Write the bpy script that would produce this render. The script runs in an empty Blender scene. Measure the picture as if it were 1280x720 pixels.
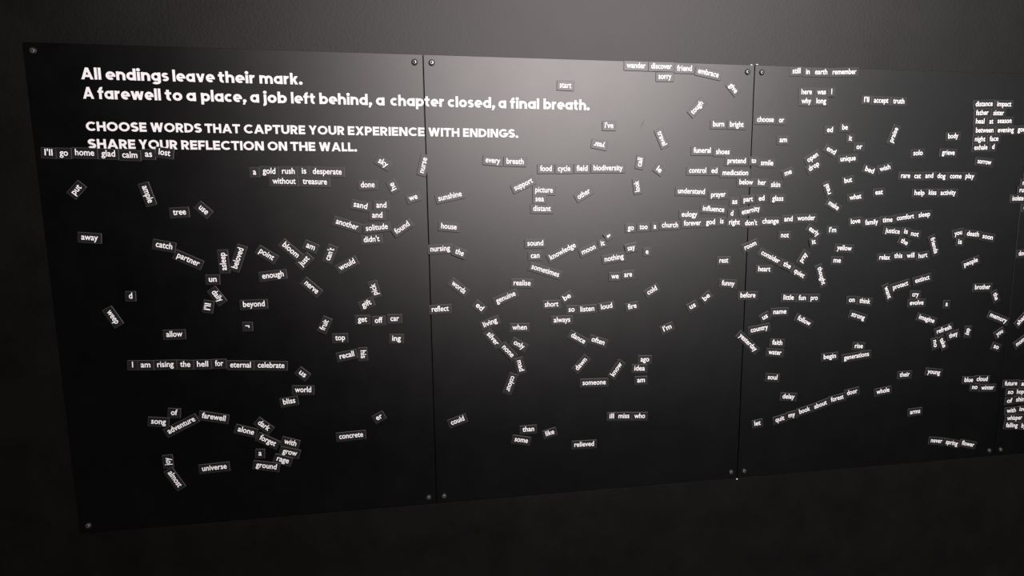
import bpy, bmesh, math, random
from mathutils import Matrix, Vector
scene = bpy.context.scene
COL = scene.collection
random.seed(7)

# ---------------------------------------------------------------- camera, world, lights, exposure
cam_data = bpy.data.cameras.new('camera')
cam_data.lens = 19.125
cam_data.sensor_width = 36
cam_data.clip_start = .02
cam = bpy.data.objects.new('camera', cam_data)
cam.matrix_world = Matrix([[0.98927, 0.029297, -0.143132, 0.91333], [-0.14567, 0.122751, -0.981689, -1.4521], [-0.011191, 0.992005, 0.125701, 1.53593], [0, 0, 0, 1]])
COL.objects.link(cam)
scene.camera = cam
scene.view_settings.view_transform = 'Standard'
scene.view_settings.look = 'None'
scene.view_settings.exposure = 0
scene.view_settings.gamma = 1
scene.view_settings.use_curve_mapping = False
world = bpy.data.worlds.new('world')
world.use_nodes = True
world.node_tree.nodes['Background'].inputs[0].default_value = (.9, .95, 1, 1)
world.node_tree.nodes['Background'].inputs[1].default_value = .002
scene.world = world
# lamps: (position, aimed at, watts, cone degrees, colour, radius)
LAMPS = [((1.905, -2.84, 2.95), (1.3, 0, 1.5), 1110, 125, (1, .905, .885), .03),
         ((4.02, -4.18, 2.4), (2.4, 0, 1.4), 200, 100, (.97, 1, .99), .03)]

PW, PH, TOP, PT = 0.9048, 1.2, 1.95, .006      # panel width, height, top edge, thickness; fronts at y = 0
SX, SZ = 0.0213, 0.0189                          # screw distance from the panel's edges

# ---------------------------------------------------------------- helpers
def link(name, me, parent=None, mats=()):
    o = bpy.data.objects.new(name, me)
    COL.objects.link(o)
    for m in mats:
        me.materials.append(m)
    if parent:
        o.parent = parent
    return o

def tag(o, label=None, cat=None, group=None, kind=None):
    for k, v in (('label', label), ('category', cat), ('group', group), ('kind', kind)):
        if v:
            o[k] = v
    return o

def mesh(name, verts, faces):
    me = bpy.data.meshes.new(name)
    me.from_pydata(verts, [], faces)
    me.update()
    return me

def outward(vs, fs):
    """faces of a small closed convex slab, wound so that they face away from its middle"""
    c = sum((Vector(v) for v in vs), Vector()) / len(vs)
    out = []
    for f in fs:
        p = [Vector(vs[i]) for i in f]
        n = Vector()
        for i in range(len(p)):
            n += p[i].cross(p[(i + 1) % len(p)])
        out.append(f if n.dot(sum(p, Vector()) / len(p) - c) > 0 else f[::-1])
    return out

def box(name, x0, x1, y0, y1, z0, z1, mat, bevel=0, parent=None):
    bm = bmesh.new()
    bmesh.ops.create_cube(bm, size=1)
    for v in bm.verts:
        v.co = Vector((x0 if v.co.x < 0 else x1, y0 if v.co.y < 0 else y1, z0 if v.co.z < 0 else z1))
    if bevel:
        bmesh.ops.bevel(bm, geom=list(bm.edges), offset=bevel, segments=2, affect='EDGES', profile=.5)
    me = bpy.data.meshes.new(name)
    bm.to_mesh(me)
    bm.free()
    return link(name, me, parent, [mat])

def material(name, col, rough, spec=.5, metallic=0, noise=0, nscale=40, bump=0, bscale=200, stretch=(1, 1, 1), rvar=0):
    m = bpy.data.materials.new(name)
    m.use_nodes = True
    nt = m.node_tree
    b = nt.nodes['Principled BSDF']
    b.inputs['Base Color'].default_value = (*col, 1)
    b.inputs['Roughness'].default_value = rough
    b.inputs['Specular IOR Level'].default_value = spec
    b.inputs['Metallic'].default_value = metallic
    if noise or rvar or bump:
        tc = nt.nodes.new('ShaderNodeTexCoord')
        mp = nt.nodes.new('ShaderNodeMapping')
        mp.inputs['Scale'].default_value = stretch
        nt.links.new(tc.outputs['Object'], mp.inputs[0])
    if noise or rvar:
        n = nt.nodes.new('ShaderNodeTexNoise')
        n.inputs['Scale'].default_value = nscale
        n.inputs['Detail'].default_value = 6
        n.inputs['Roughness'].default_value = .6
        nt.links.new(mp.outputs[0], n.inputs['Vector'])
        if noise:
            r = nt.nodes.new('ShaderNodeMapRange')
            r.inputs[3].default_value = 1 - noise
            r.inputs[4].default_value = 1 + noise
            nt.links.new(n.outputs['Fac'], r.inputs[0])
            mx = nt.nodes.new('ShaderNodeVectorMath')
            mx.operation = 'SCALE'
            mx.inputs[0].default_value = col
            nt.links.new(r.outputs[0], mx.inputs['Scale'])
            nt.links.new(mx.outputs[0], b.inputs['Base Color'])
        if rvar:
            r = nt.nodes.new('ShaderNodeMapRange')
            r.inputs[1].default_value = .3
            r.inputs[2].default_value = .7
            r.inputs[3].default_value = rough - rvar
            r.inputs[4].default_value = rough + rvar
            nt.links.new(n.outputs['Fac'], r.inputs[0])
            nt.links.new(r.outputs[0], b.inputs['Roughness'])
    if bump:
        n2 = nt.nodes.new('ShaderNodeTexNoise')
        n2.inputs['Scale'].default_value = bscale
        n2.inputs['Detail'].default_value = 4
        nt.links.new(mp.outputs[0], n2.inputs['Vector'])
        bp = nt.nodes.new('ShaderNodeBump')
        bp.inputs['Strength'].default_value = bump
        bp.inputs['Distance'].default_value = .002
        nt.links.new(n2.outputs['Fac'], bp.inputs['Height'])
        nt.links.new(bp.outputs[0], b.inputs['Normal'])
    return m

def satin(name, col, alpha, f0, noise, nscale, avar, bump, bscale):
    """dark coating: a matt ground under a soft (Beckmann) gloss weighted by Fresnel"""
    m = bpy.data.materials.new(name)
    m.use_nodes = True
    nt = m.node_tree
    nt.nodes.remove(nt.nodes['Principled BSDF'])
    N, Lk = nt.nodes.new, nt.links.new
    out = nt.nodes['Material Output']
    tc = N('ShaderNodeTexCoord')
    n1 = N('ShaderNodeTexNoise')
    n1.inputs['Scale'].default_value = nscale
    n1.inputs['Detail'].default_value = 7
    n1.inputs['Roughness'].default_value = .62
    Lk(tc.outputs['Object'], n1.inputs['Vector'])
    def rng(lo, hi):
        r = N('ShaderNodeMapRange')
        r.inputs[1].default_value = .3
        r.inputs[2].default_value = .7
        r.inputs[3].default_value = lo
        r.inputs[4].default_value = hi
        Lk(n1.outputs['Fac'], r.inputs[0])
        return r.outputs[0]
    dif = N('ShaderNodeBsdfDiffuse')
    sc = N('ShaderNodeVectorMath')
    sc.operation = 'SCALE'
    sc.inputs[0].default_value = col
    Lk(rng(1 - noise, 1 + noise), sc.inputs['Scale'])
    Lk(sc.outputs[0], dif.inputs['Color'])
    gl = N('ShaderNodeBsdfAnisotropic')
    gl.distribution = 'BECKMANN'
    Lk(rng(math.sqrt(alpha) - avar, math.sqrt(alpha) + avar), gl.inputs['Roughness'])
    n2 = N('ShaderNodeTexNoise')
    n2.inputs['Scale'].default_value = bscale
    n2.inputs['Detail'].default_value = 4
    Lk(tc.outputs['Object'], n2.inputs['Vector'])
    bp = N('ShaderNodeBump')
    bp.inputs['Strength'].default_value = bump
    bp.inputs['Distance'].default_value = .001
    Lk(n2.outputs['Fac'], bp.inputs['Height'])
    Lk(bp.outputs[0], gl.inputs['Normal'])
    Lk(bp.outputs[0], dif.inputs['Normal'])
    fr = N('ShaderNodeFresnel')
    r_ = math.sqrt(f0)
    fr.inputs['IOR'].default_value = (1 + r_) / (1 - r_)
    mx = N('ShaderNodeMixShader')
    Lk(fr.outputs[0], mx.inputs[0])
    Lk(dif.outputs[0], mx.inputs[1])
    Lk(gl.outputs[0], mx.inputs[2])
    Lk(mx.outputs[0], out.inputs['Surface'])
    return m

M_PANEL = satin('black_satin_panel', (.0012, .0012, .0013), .242, .04, .3, 9, .006, .06, 500)
M_WALL = satin('black_painted_plaster', (.0026, .0025, .0024), .303, .0215, .3, 7, .005, .255, 140)
M_ROOM = material('black_room_paint', (.012, .011, .011), .8, .2)
M_FLOOR = material('dark_floor', (.01, .01, .011), .6, .3, noise=.3, nscale=6)
M_MAGNET = satin('black_magnet_face', (.0072, .0068, .0076), .26, .04, .05, 30, .002, .02, 600)
M_RIM = material('cut_edge_of_magnet', (.025, .024, .026), .6, .4)
M_PRINT = material('white_print', (.54, .54, .55), .6, .2)
M_VINYL = material('white_vinyl_lettering', (.47, .465, .48), .6, .2)
M_SCREW = material('zinc_screw', (.25, .24, .235), .5, .5, metallic=.9)
M_RUBBER = material('black_washer', (.004, .004, .004), .6, .25)
M_HOLE = material('dark_socket', (.002, .002, .002), .9, .1)
M_CHIP_GLINT = material('pale_chip_and_glint', (.6, .57, .53), .9, .2)
M_SCUFF = material('chalky_scuff', (.035, .034, .034), .8, .3)
M_LAMP = material('black_lamp_housing', (.02, .02, .02), .5, .5)

# ---------------------------------------------------------------- the room
XL, XR, YB, ZC = -1.5, 5.4, -6.0, 3.3
def room(name, *a):
    return tag(box(name, *a), kind='structure')
room('wall_front', XL - .1, XR + .1, PT, PT + .12, 0, ZC, M_WALL)
room('wall_left', XL - .1, XL, YB, PT, 0, ZC, M_ROOM)
room('wall_right', XR, XR + .1, YB, PT, 0, ZC, M_ROOM)
room('wall_back', XL - .1, XR + .1, YB - .1, YB, 0, ZC, M_ROOM)
room('floor', XL - .1, XR + .1, YB - .1, PT + .12, -.1, 0, M_FLOOR)
room('ceiling', XL - .1, XR + .1, YB - .1, PT + .12, ZC, ZC + .1, M_ROOM)

# ---------------------------------------------------------------- lamps
def ring(r, y, n=24):
    return [(r * math.cos(2 * math.pi * i / n), y, r * math.sin(2 * math.pi * i / n)) for i in range(n)]

def lathe(profile, n=24, axis='y', close=True):
    vs, fs = [], []
    for r, h in profile:
        for q in ring(r, h, n):
            vs.append(q if axis == 'y' else (q[0], q[2], q[1]))
    for k in range(len(profile) - 1):
        for i in range(n):
            j = (i + 1) % n
            fs.append((k * n + i, k * n + j, (k + 1) * n + j, (k + 1) * n + i))
    if close:
        fs.append(tuple(range((len(profile) - 1) * n, len(profile) * n)))
    return vs, fs

def track_lamp(pos, aim, watts, cone, colour, radius, label):
    root = bpy.data.objects.new('track_spotlight', None)
    COL.objects.link(root)
    root.location = (pos[0], pos[1], ZC)
    tag(root, label, 'spotlight', 'ceiling spotlights aimed at the wall')
    bpy.context.view_layer.update()
    link('stem', mesh('stem', *lathe([(.012, -(ZC - pos[2] - .05)), (.012, 0)], 12, 'z')), root, [M_LAMP])
    link('ceiling_plate', mesh('ceiling_plate', *lathe([(.05, -.02), (.05, 0)], 24, 'z')), root, [M_LAMP])
    d = (Vector(aim) - Vector(pos)).normalized()
    q = d.to_track_quat('-Z', 'Y')
    can = link('lamp_can', mesh('lamp_can', *lathe([(.055, -.005), (.062, -.005), (.062, .13), (.03, .16), (0.001, .16)], 32, 'z')), root, [M_LAMP])
    can.location = (0, 0, pos[2] - ZC)
    can.rotation_euler = q.to_euler()
    ld = bpy.data.lights.new('spot', 'SPOT')
    ld.energy = watts
    ld.color = colour
    ld.spot_size = math.radians(cone)
    ld.spot_blend = .4
    ld.shadow_soft_size = radius
    lo = bpy.data.objects.new('spot_light', ld)
    COL.objects.link(lo)
    lo.location = Vector(pos) + d * .01
    lo.rotation_euler = q.to_euler()

for a, lb in zip(LAMPS, ('black can spotlight on a ceiling stem, lighting the middle panel', 'black can spotlight on a ceiling stem, lighting the right end of the wall')):
    track_lamp(*a, lb)

# ---------------------------------------------------------------- wall panels with their screws
def screw_mesh():
    n = 20
    return lathe([(.0046, 0), (.0046, -.0015), (.0038, -.0027), (.0025, -.0029), (.0022, -.0009)], n, 'y')
SCREW = mesh('screw', *screw_mesh())
SCREW.materials.append(M_SCREW)
SCREW.materials.append(M_HOLE)
SCREW.polygons[-1].material_index = 1
for p_ in list(SCREW.polygons)[-21:-1]:
    p_.material_index = 1
WASHER = mesh('washer', *lathe([(.0078, 0), (.0078, -.0012), (.0068, -.0022), (.0046, -.0024), (.0044, -.0006)], 24, 'y'))
WASHER.materials.append(M_RUBBER)
GAPS = [(-.0, 0), (.0012, .0014), (.0012, .0012), (.0012, .0012)]
PLAB = ['first black steel panel, at the left end, carrying most of the lettering',
        'second black steel panel, in the middle, between the two seams',
        'third black steel panel, right of the seam crossed by "pretend to smile"',
        'fourth black steel panel, cut off by the right edge']
def wavy(x, n, side):
    """edge of a hand-cut panel: a few points with sub-millimetre wander"""
    out = []
    for i in range(n + 1):
        z = TOP - PH * i / n
        dx = 0 if i in (0, n) else (math.sin(i * 1.7 + x * 9) * .0004 + random.uniform(-.0003, .0003))
        out.append((x + dx * (1 if side else .5), z))
    return out
panels = []
for k in range(4):
    x0, x1 = k * PW + (.0011 if k else 0), (k + 1) * PW - .0011
    L, Rr = wavy(x0, 16, 0), wavy(x1, 16, 1)
    loop = L + Rr[::-1]
    n = len(loop)
    e = .0006
    cx = (x0 + x1) / 2
    cz = TOP - PH / 2
    def ins(q):
        return (q[0] + (e if q[0] < cx else -e), min(max(q[1], TOP - PH + e), TOP - e))
    vs = [(a, 0, b) for a, b in map(ins, loop)] + [(a, e, b) for a, b in loop] + [(a, PT, b) for a, b in loop]
    fs = [tuple(range(n))]
    for i in range(n):
        j = (i + 1) % n
        fs += [(i, n + i, n + j, j), (n + i, 2 * n + i, 2 * n + j, n + j)]
    me = mesh('wall_panel', [(a - cx, b, c - (TOP - PH)) for a, b, c in vs], fs)
    o = link('wall_panel', me, None, [M_PANEL])
    o.location = (cx, 0, TOP - PH)
    tag(o, PLAB[k], 'panel', 'black steel panels in a row')
    for sx in (k * PW + SX, (k + 1) * PW - SX):
        for sz in (TOP - SZ, TOP - PH + SZ):
            s = link('screw', SCREW, o)
            s.location = (sx - cx, -.0005, sz - (TOP - PH))
            s.rotation_euler = (random.uniform(-.08, .08), random.uniform(0, 3), random.uniform(-.08, .08))
            w = link('washer', WASHER, s)
    panels.append(o)
    bm = bmesh.new()
    bm.from_mesh(me)
    bmesh.ops.recalc_face_normals(bm, faces=bm.faces)
    bm.to_mesh(me)
    bm.free()

# small scuffs rubbed into the panels (thin chalky smears), children of the panel
def smear(panel, x, z, length, width, ang, y=-.00015):
    vs, n = [], 9
    for side in (1, -1):
        for i in range(n):
            t_ = i / (n - 1)
            u = (t_ - .5) * length
            v = side * width * .5 * math.sin(math.pi * t_) * random.uniform(.4, 1) + math.sin(t_ * 5) * width * .2
            vs.append((u * math.cos(ang) - v * math.sin(ang), 0, u * math.sin(ang) + v * math.cos(ang)))
    loop = list(range(n)) + list(range(2 * n - 1, n - 1, -1))
    o = link('scuff', mesh('scuff', vs, [tuple(loop)]), panel, [M_SCUFF])
    o.location = (x - panel.location.x, y, z - panel.location.z)
for pi, (x, z), L_, w_, a_ in [(2, (1.8613,1.8515), .028, .004, 1.3), (1, (1.7842,1.8501), .03, .0015, -1.1), (1, (1.4877,1.7879), .03, .0018, 1.1)]:
    smear(panels[pi], x, z, L_, w_, a_)

# chips of bare plaster above a seam, and two glints painted as pale flecks
def chip(x, z, w, h, label):
    n = 9
    vs = [(w * random.uniform(.6, 1) * math.cos(2 * math.pi * i / n), 0, h * random.uniform(.6, 1) * math.sin(2 * math.pi * i / n)) for i in range(n)]
    vs += [(a * .6, -.0012, c * .6) for a, b, c in vs]
    fs = [(i, (i + 1) % n, n + (i + 1) % n, n + i) for i in range(n)] + [tuple(range(n, 2 * n)), tuple(range(n - 1, -1, -1))]
    o = link('plaster_chip_or_glint', mesh('plaster_chip_or_glint', vs, fs), None, [M_CHIP_GLINT])
    o.location = (x, PT, z)
    tag(o, label, 'chip', 'chips of bare plaster at the panel edges')
(ax, az), (bx, bz), (cx_, cz_), (dx_, dz_) = (1.8033,1.9517), (1.8200,1.9533), (1.8128,0.7412), (0.0090,0.7502)
chip(ax, max(az, TOP + .0015), .004, .0022, 'left one of two pale plaster chips above the second seam')
chip(bx, max(bz, TOP + .0015), .005, .0016, 'right one of two pale plaster chips above the second seam')
chip(cx_, min(cz_, TOP - PH - .002), .003, .002, 'tiny painted glint below the second seam')
chip(dx_, min(dz_, TOP - PH - .002), .0025, .0012, 'tiny painted glint below the lower left panel corner')

# ---------------------------------------------------------------- the white lettering
# stroke glyphs, unit = cap height: ('V', x, z0, z1) stem, ('H', z, x0, x1) bar, ('A', cx, cz, rx, rz, a0, a1) arc,
# ('D', xa, za, xb, zb) diagonal with level cuts, ('O', cx, cz, r) dot
T = .213
RG = ('A', .36, .365, .245, .255, 0, 360)
GL = {
 'a': (.74, [RG, ('V', .61, 0, .74)]), 'b': (.74, [('V', .125, 0, 1.02), ('A', .38, .365, .245, .255, 0, 360)]),
 'c': (.64, [('A', .36, .365, .245, .255, 48, 312)]), 'd': (.74, [RG, ('V', .61, 0, 1.02)]),
 'e': (.72, [('A', .36, .365, .245, .255, 0, 305), ('H', .345, .14, .725, .15)]),
 'f': (.47, [('V', .2, 0, .78), ('A', .37, .78, .17, .15, 85, 180), ('H', .63, 0, .45, .19)]),
 'g': (.74, [RG, ('V', .61, -.04, .74), ('A', .36, -.04, .25, .14, 215, 360)]),
 'h': (.71, [('V', .125, 0, 1.02), ('A', .355, .38, .225, .245, 0, 175), ('V', .58, 0, .385)]),
 'i': (.25, [('V', .125, 0, .74), ('O', .125, .93, .145)]),
 'j': (.27, [('V', .145, -.06, .74), ('A', 0, -.06, .145, .11, 265, 360), ('O', .145, .93, .145)]),
 'k': (.68, [('V', .125, 0, 1.02), ('D', .24, .3, .52, .74), ('D', .3, .45, .53, 0)]),
 'l': (.25, [('V', .125, 0, 1.02)]),
 'm': (1.1, [('V', .125, 0, .74), ('A', .34, .4, .21, .225, 0, 175), ('V', .55, 0, .4), ('A', .76, .4, .21, .225, 0, 175), ('V', .97, 0, .4)]),
 'n': (.71, [('V', .125, 0, .74), ('A', .355, .38, .225, .245, 0, 175), ('V', .58, 0, .385)]),
 'o': (.73, [('A', .365, .365, .245, .255, 0, 360)]),
 'p': (.74, [('V', .125, -.27, .74), ('A', .38, .365, .245, .255, 0, 360)]),
 'r': (.47, [('V', .125, 0, .74), ('A', .37, .36, .245, .265, 78, 175)]),
 's': (.56, [('A', .29, .51, .175, .13, 35, 270, .19), ('A', .27, .235, .175, .14, -145, 90, .19)]),
 't': (.5, [('V', .21, .2, .93), ('A', .37, .24, .16, .14, 180, 282), ('H', .63, 0, .47, .19)]),
 'v': (.74, [('D', .14, .74, .37, 0), ('D', .6, .74, .37, 0)]),
 'w': (1.08, [('D', .135, .74, .32, 0), ('D', .54, .74, .32, 0), ('D', .54, .74, .76, 0), ('D', .945, .74, .76, 0)]),
 'A': (.98, [('D', .14, 0, .49, 1), ('D', .84, 0, .49, 1), ('H', .29, .22, .76, .19)]),
 'C': (.88, [('A', .5, .5, .375, .385, 45, 315)]),
 'D': (.86, [('V', .13, 0, 1), ('A', .35, .5, .38, .38, -90, 90), ('H', .88, .1, .36), ('H', .12, .1, .36)]),
 'E': (.66, [('V', .13, 0, 1), ('H', .88, .1, .64), ('H', .5, .1, .6, .22), ('H', .12, .1, .64)]),
 'F': (.63, [('V', .13, 0, 1), ('H', .88, .1, .62), ('H', .46, .1, .57, .23)]),
 'G': (.93, [('A', .5, .5, .375, .385, 45, 350), ('H', .44, .48, .99, .22)]),
 'H': (.82, [('V', .13, 0, 1), ('V', .69, 0, 1), ('H', .5, .1, .7)]),
 'I': (.26, [('V', .13, 0, 1)]), 'L': (.6, [('V', .13, 0, 1), ('H', .12, .1, .59)]),
 'N': (.84, [('V', .13, 0, 1), ('V', .71, 0, 1), ('D', .16, 1, .68, 0)]),
 'O': (1.0, [('A', .5, .5, .375, .385, 0, 360)]),
 'P': (.7, [('V', .13, 0, 1), ('A', .36, .65, .22, .225, -90, 90), ('H', .875, .1, .37), ('H', .425, .1, .37)]),
 'R': (.74, [('V', .13, 0, 1), ('A', .37, .66, .22, .215, -90, 90), ('H', .875, .1, .38), ('H', .445, .1, .38), ('D', .36, .45, .59, 0)]),
 'S': (.72, [('A', .37, .7, .235, .185, 30, 270, .235), ('A', .35, .3, .24, .185, -150, 90, .235)]),
 'T': (.74, [('V', .37, 0, 1), ('H', .88, 0, .74)]),
 'U': (.82, [('V', .13, .38, 1), ('V', .69, .38, 1), ('A', .41, .39, .28, .275, 180, 360)]),
 'W': (1.2, [('D', .14, 1, .36, 0), ('D', .6, 1, .36, 0), ('D', .6, 1, .84, 0), ('D', 1.06, 1, .84, 0)]),
 'X': (.84, [('D', .15, 1, .69, 0), ('D', .69, 1, .15, 0)]),
 'Y': (.82, [('D', .14, 1, .41, .4), ('D', .68, 1, .41, .4), ('V', .41, 0, .46)]),
 '.': (.28, [('O', .14, .125, .15)]), ',': (.3, [('O', .16, .125, .15), ('D', .17, .1, .08, -.2, .16)]),
}
def glyph(ch, s, th=.0003):
    """letter cut from vinyl: strokes as thin prisms, s = cap height in metres"""
    vs, fs = [], []
    lay = [0]
    def prism(quads):
        lay[0] += 1
        d = th + lay[0] * 1.5e-5
        for q in quads:
            b = len(vs)
            vs.extend((x * s, -d, z * s) for x, z in q)
            vs.extend((x * s, 0, z * s) for x, z in q)
            n = len(q)
            fs.append(tuple(range(b, b + n)))
            for i in range(n):
                j = (i + 1) % n
                fs.append((b + i, b + n + i, b + n + j, b + j))
    for st in GL[ch][1]:
        k = st[0]
        if k == 'V':
            x, a, b = st[1:4]
            prism([[(x - T / 2, a), (x + T / 2, a), (x + T / 2, b), (x - T / 2, b)]])
        elif k == 'H':
            z, a, b = st[1:4]
            t2 = (st[4] if len(st) > 4 else .225) / 2
            prism([[(a, z - t2), (b, z - t2), (b, z + t2), (a, z + t2)]])
        elif k == 'D':
            xa, za, xb, zb = st[1:5]
            ln = math.hypot(xb - xa, zb - za)
            hw = (st[5] if len(st) > 5 else T) / 2 * min(ln / abs(zb - za), 1.35)
            prism([[(xa - hw, za), (xa + hw, za), (xb + hw, zb), (xb - hw, zb)]])
        elif k == 'A':
            cx, cz, rx, rz, a0, a1 = st[1:7]
            t2 = (st[7] if len(st) > 7 else T) / 2
            n = max(4, int(abs(a1 - a0) / 18))
            qs = []
            for i in range(n):
                p0, p1 = (math.radians(a0 + (a1 - a0) * j / n) for j in (i, i + 1))
                qs.append([(cx + (rx + t2) * math.cos(p0), cz + (rz + t2) * math.sin(p0)), (cx + (rx + t2) * math.cos(p1), cz + (rz + t2) * math.sin(p1)),
                           (cx + (rx - t2) * math.cos(p1), cz + (rz - t2) * math.sin(p1)), (cx + (rx - t2) * math.cos(p0), cz + (rz - t2) * math.sin(p0))])
            prism(qs)
        else:
            cx, cz, r = st[1:4]
            prism([[(cx + r * math.cos(math.radians(a)), cz + r * math.sin(math.radians(a))) for a in range(0, 360, 30)]])
    me = mesh('letter', vs, fs)
    bm = bmesh.new()
    bm.from_mesh(me)
    bmesh.ops.recalc_face_normals(bm, faces=bm.faces)
    bm.to_mesh(me)
    bm.free()
    me.materials.append(M_VINYL)
    return me

LINES = [
('All endings leave their mark.', 0.1148, 1.8709, 0.6096, 1.8702, 0.0264, [(0.0, 0.0439), (0.0529, 0.1907), (0.1983, 0.2928), (0.3003, 0.385), (0.3942, 0.4948)]),
('A farewell to a place, a job left behind, a chapter closed, a final breath.', 0.1148, 1.8271, 1.3396, 1.8215, 0.0266, [(-0.0002, 0.0245), (0.0322, 0.1694), (0.1781, 0.217), (0.2254, 0.2478), (0.2579, 0.3615), (0.3701, 0.3916), (0.4007, 0.4558), (0.465, 0.5232), (0.5321, 0.6599), (0.6692, 0.6912), (0.7047, 0.8405), (0.8488, 0.9714), (0.9798, 1.0008), (1.0103, 1.0883), (1.099, 1.2247)]),
('CHOOSE WORDS THAT CAPTURE YOUR EXPERIENCE WITH ENDINGS.', 0.114, 1.7536, 1.1462, 1.7481, 0.0216, [(0.0, 0.1323), (0.1401, 0.2555), (0.2621, 0.343), (0.3512, 0.4959), (0.5035, 0.5904), (0.5976, 0.7892), (0.7979, 0.8785), (0.8867, 1.0322)]),
('SHARE YOUR REFLECTION ON THE WALL.', 0.1146, 1.7133, 0.7326, 1.71, 0.0218, [(-0.0003, 0.1036), (0.1101, 0.197), (0.2046, 0.3953), (0.4032, 0.4501), (0.4573, 0.5174), (0.5253, 0.618)])
]
LLAB = ['top line of white lettering, reading "All endings leave their mark."',
        'long second line of white lettering, beginning "A farewell to a place"',
        'white capitals, line beginning "CHOOSE WORDS THAT CAPTURE"',
        'lowest line of white capitals, reading "SHARE YOUR REFLECTION ON THE WALL."']
cache = {}
SBEAR = .045
for (txt, x0, z0, x1, z1, cap, spans), lb in zip(LINES, LLAB):
    root = bpy.data.objects.new('wall_lettering', None)
    COL.objects.link(root)
    root.location = (x0, 0, z0)
    root.rotation_euler = (0, -math.atan2(z1 - z0, x1 - x0), 0)
    tag(root, lb, 'lettering', 'lines of white lettering')
    for word, (u0, u1) in zip(txt.split(' '), spans):       # each word set to its measured run on the wall
        adv = sum(GL[ch][0] + SBEAR for ch in word) - SBEAR
        sx = (u1 - u0) / adv
        u = u0
        for ch in word:
            if ch not in cache:
                cache[ch] = glyph(ch, 1.0, .0003)
            o = link('letter', cache[ch], root)
            o.location = (u, -.00005, 0)
            o.scale = (sx, 1, cap)
            u += (GL[ch][0] + SBEAR) * sx

# ---------------------------------------------------------------- the word magnets
MH, MT, MARG = .0252, .0014, .0078       # height, thickness, margin beside the word
def magnet_geo(L):
    """thin slab with rounded corners and a soft front edge"""
    r, loop = .0012, []
    for cx, cz, a0 in ((L / 2 - r, MH / 2 - r, 0), (-L / 2 + r, MH / 2 - r, 90), (-L / 2 + r, -MH / 2 + r, 180), (L / 2 - r, -MH / 2 + r, 270)):
        for a in (0, 45, 90):
            loop.append((cx + r * math.cos(math.radians(a0 + a)), cz + r * math.sin(math.radians(a0 + a))))
    n = len(loop)
    e = .0008
    fx, fz = (L - 2 * e) / L, (MH - 2 * e) / MH
    vs = [(x, 0, z) for x, z in loop] + [(x, -MT + .0003, z) for x, z in loop] + [(x * fx, -MT, z * fz) for x, z in loop]
    fs = [tuple(range(n - 1, -1, -1))] + [tuple(range(2 * n, 3 * n))]
    for b in (0, n):
        for i in range(n):
            j = (i + 1) % n
            fs.append((b + i, b + j, b + n + j, b + n + i))
    return vs, outward(vs, fs)

dg = bpy.context.evaluated_depsgraph_get()
tcache = {}
def text_geo(w):
    if w not in tcache:
        cu = bpy.data.curves.new('word', 'FONT')
        cu.body = w
        cu.size = 1
        cu.offset = .013
        cu.resolution_u = 3
        cu.fill_mode = 'BOTH'
        o = bpy.data.objects.new('word', cu)
        COL.objects.link(o)
        dg.update()
        me = bpy.data.meshes.new_from_object(o.evaluated_get(dg))
        bpy.data.objects.remove(o)
        xs = [v.co.x for v in me.vertices]
        vs = [(v.co.x - (min(xs) + max(xs)) / 2, 0, v.co.y) for v in me.vertices]
        fs = [tuple(p.vertices) for p in me.polygons]
        bpy.data.meshes.remove(me)
        tcache[w] = (vs, fs, max(xs) - min(xs), max(v[2] for v in vs))
    return tcache[w]
XH = text_geo('x')[3]
FS = .0097 / XH                           # font size that gives an x-height of 10 mm
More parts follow.
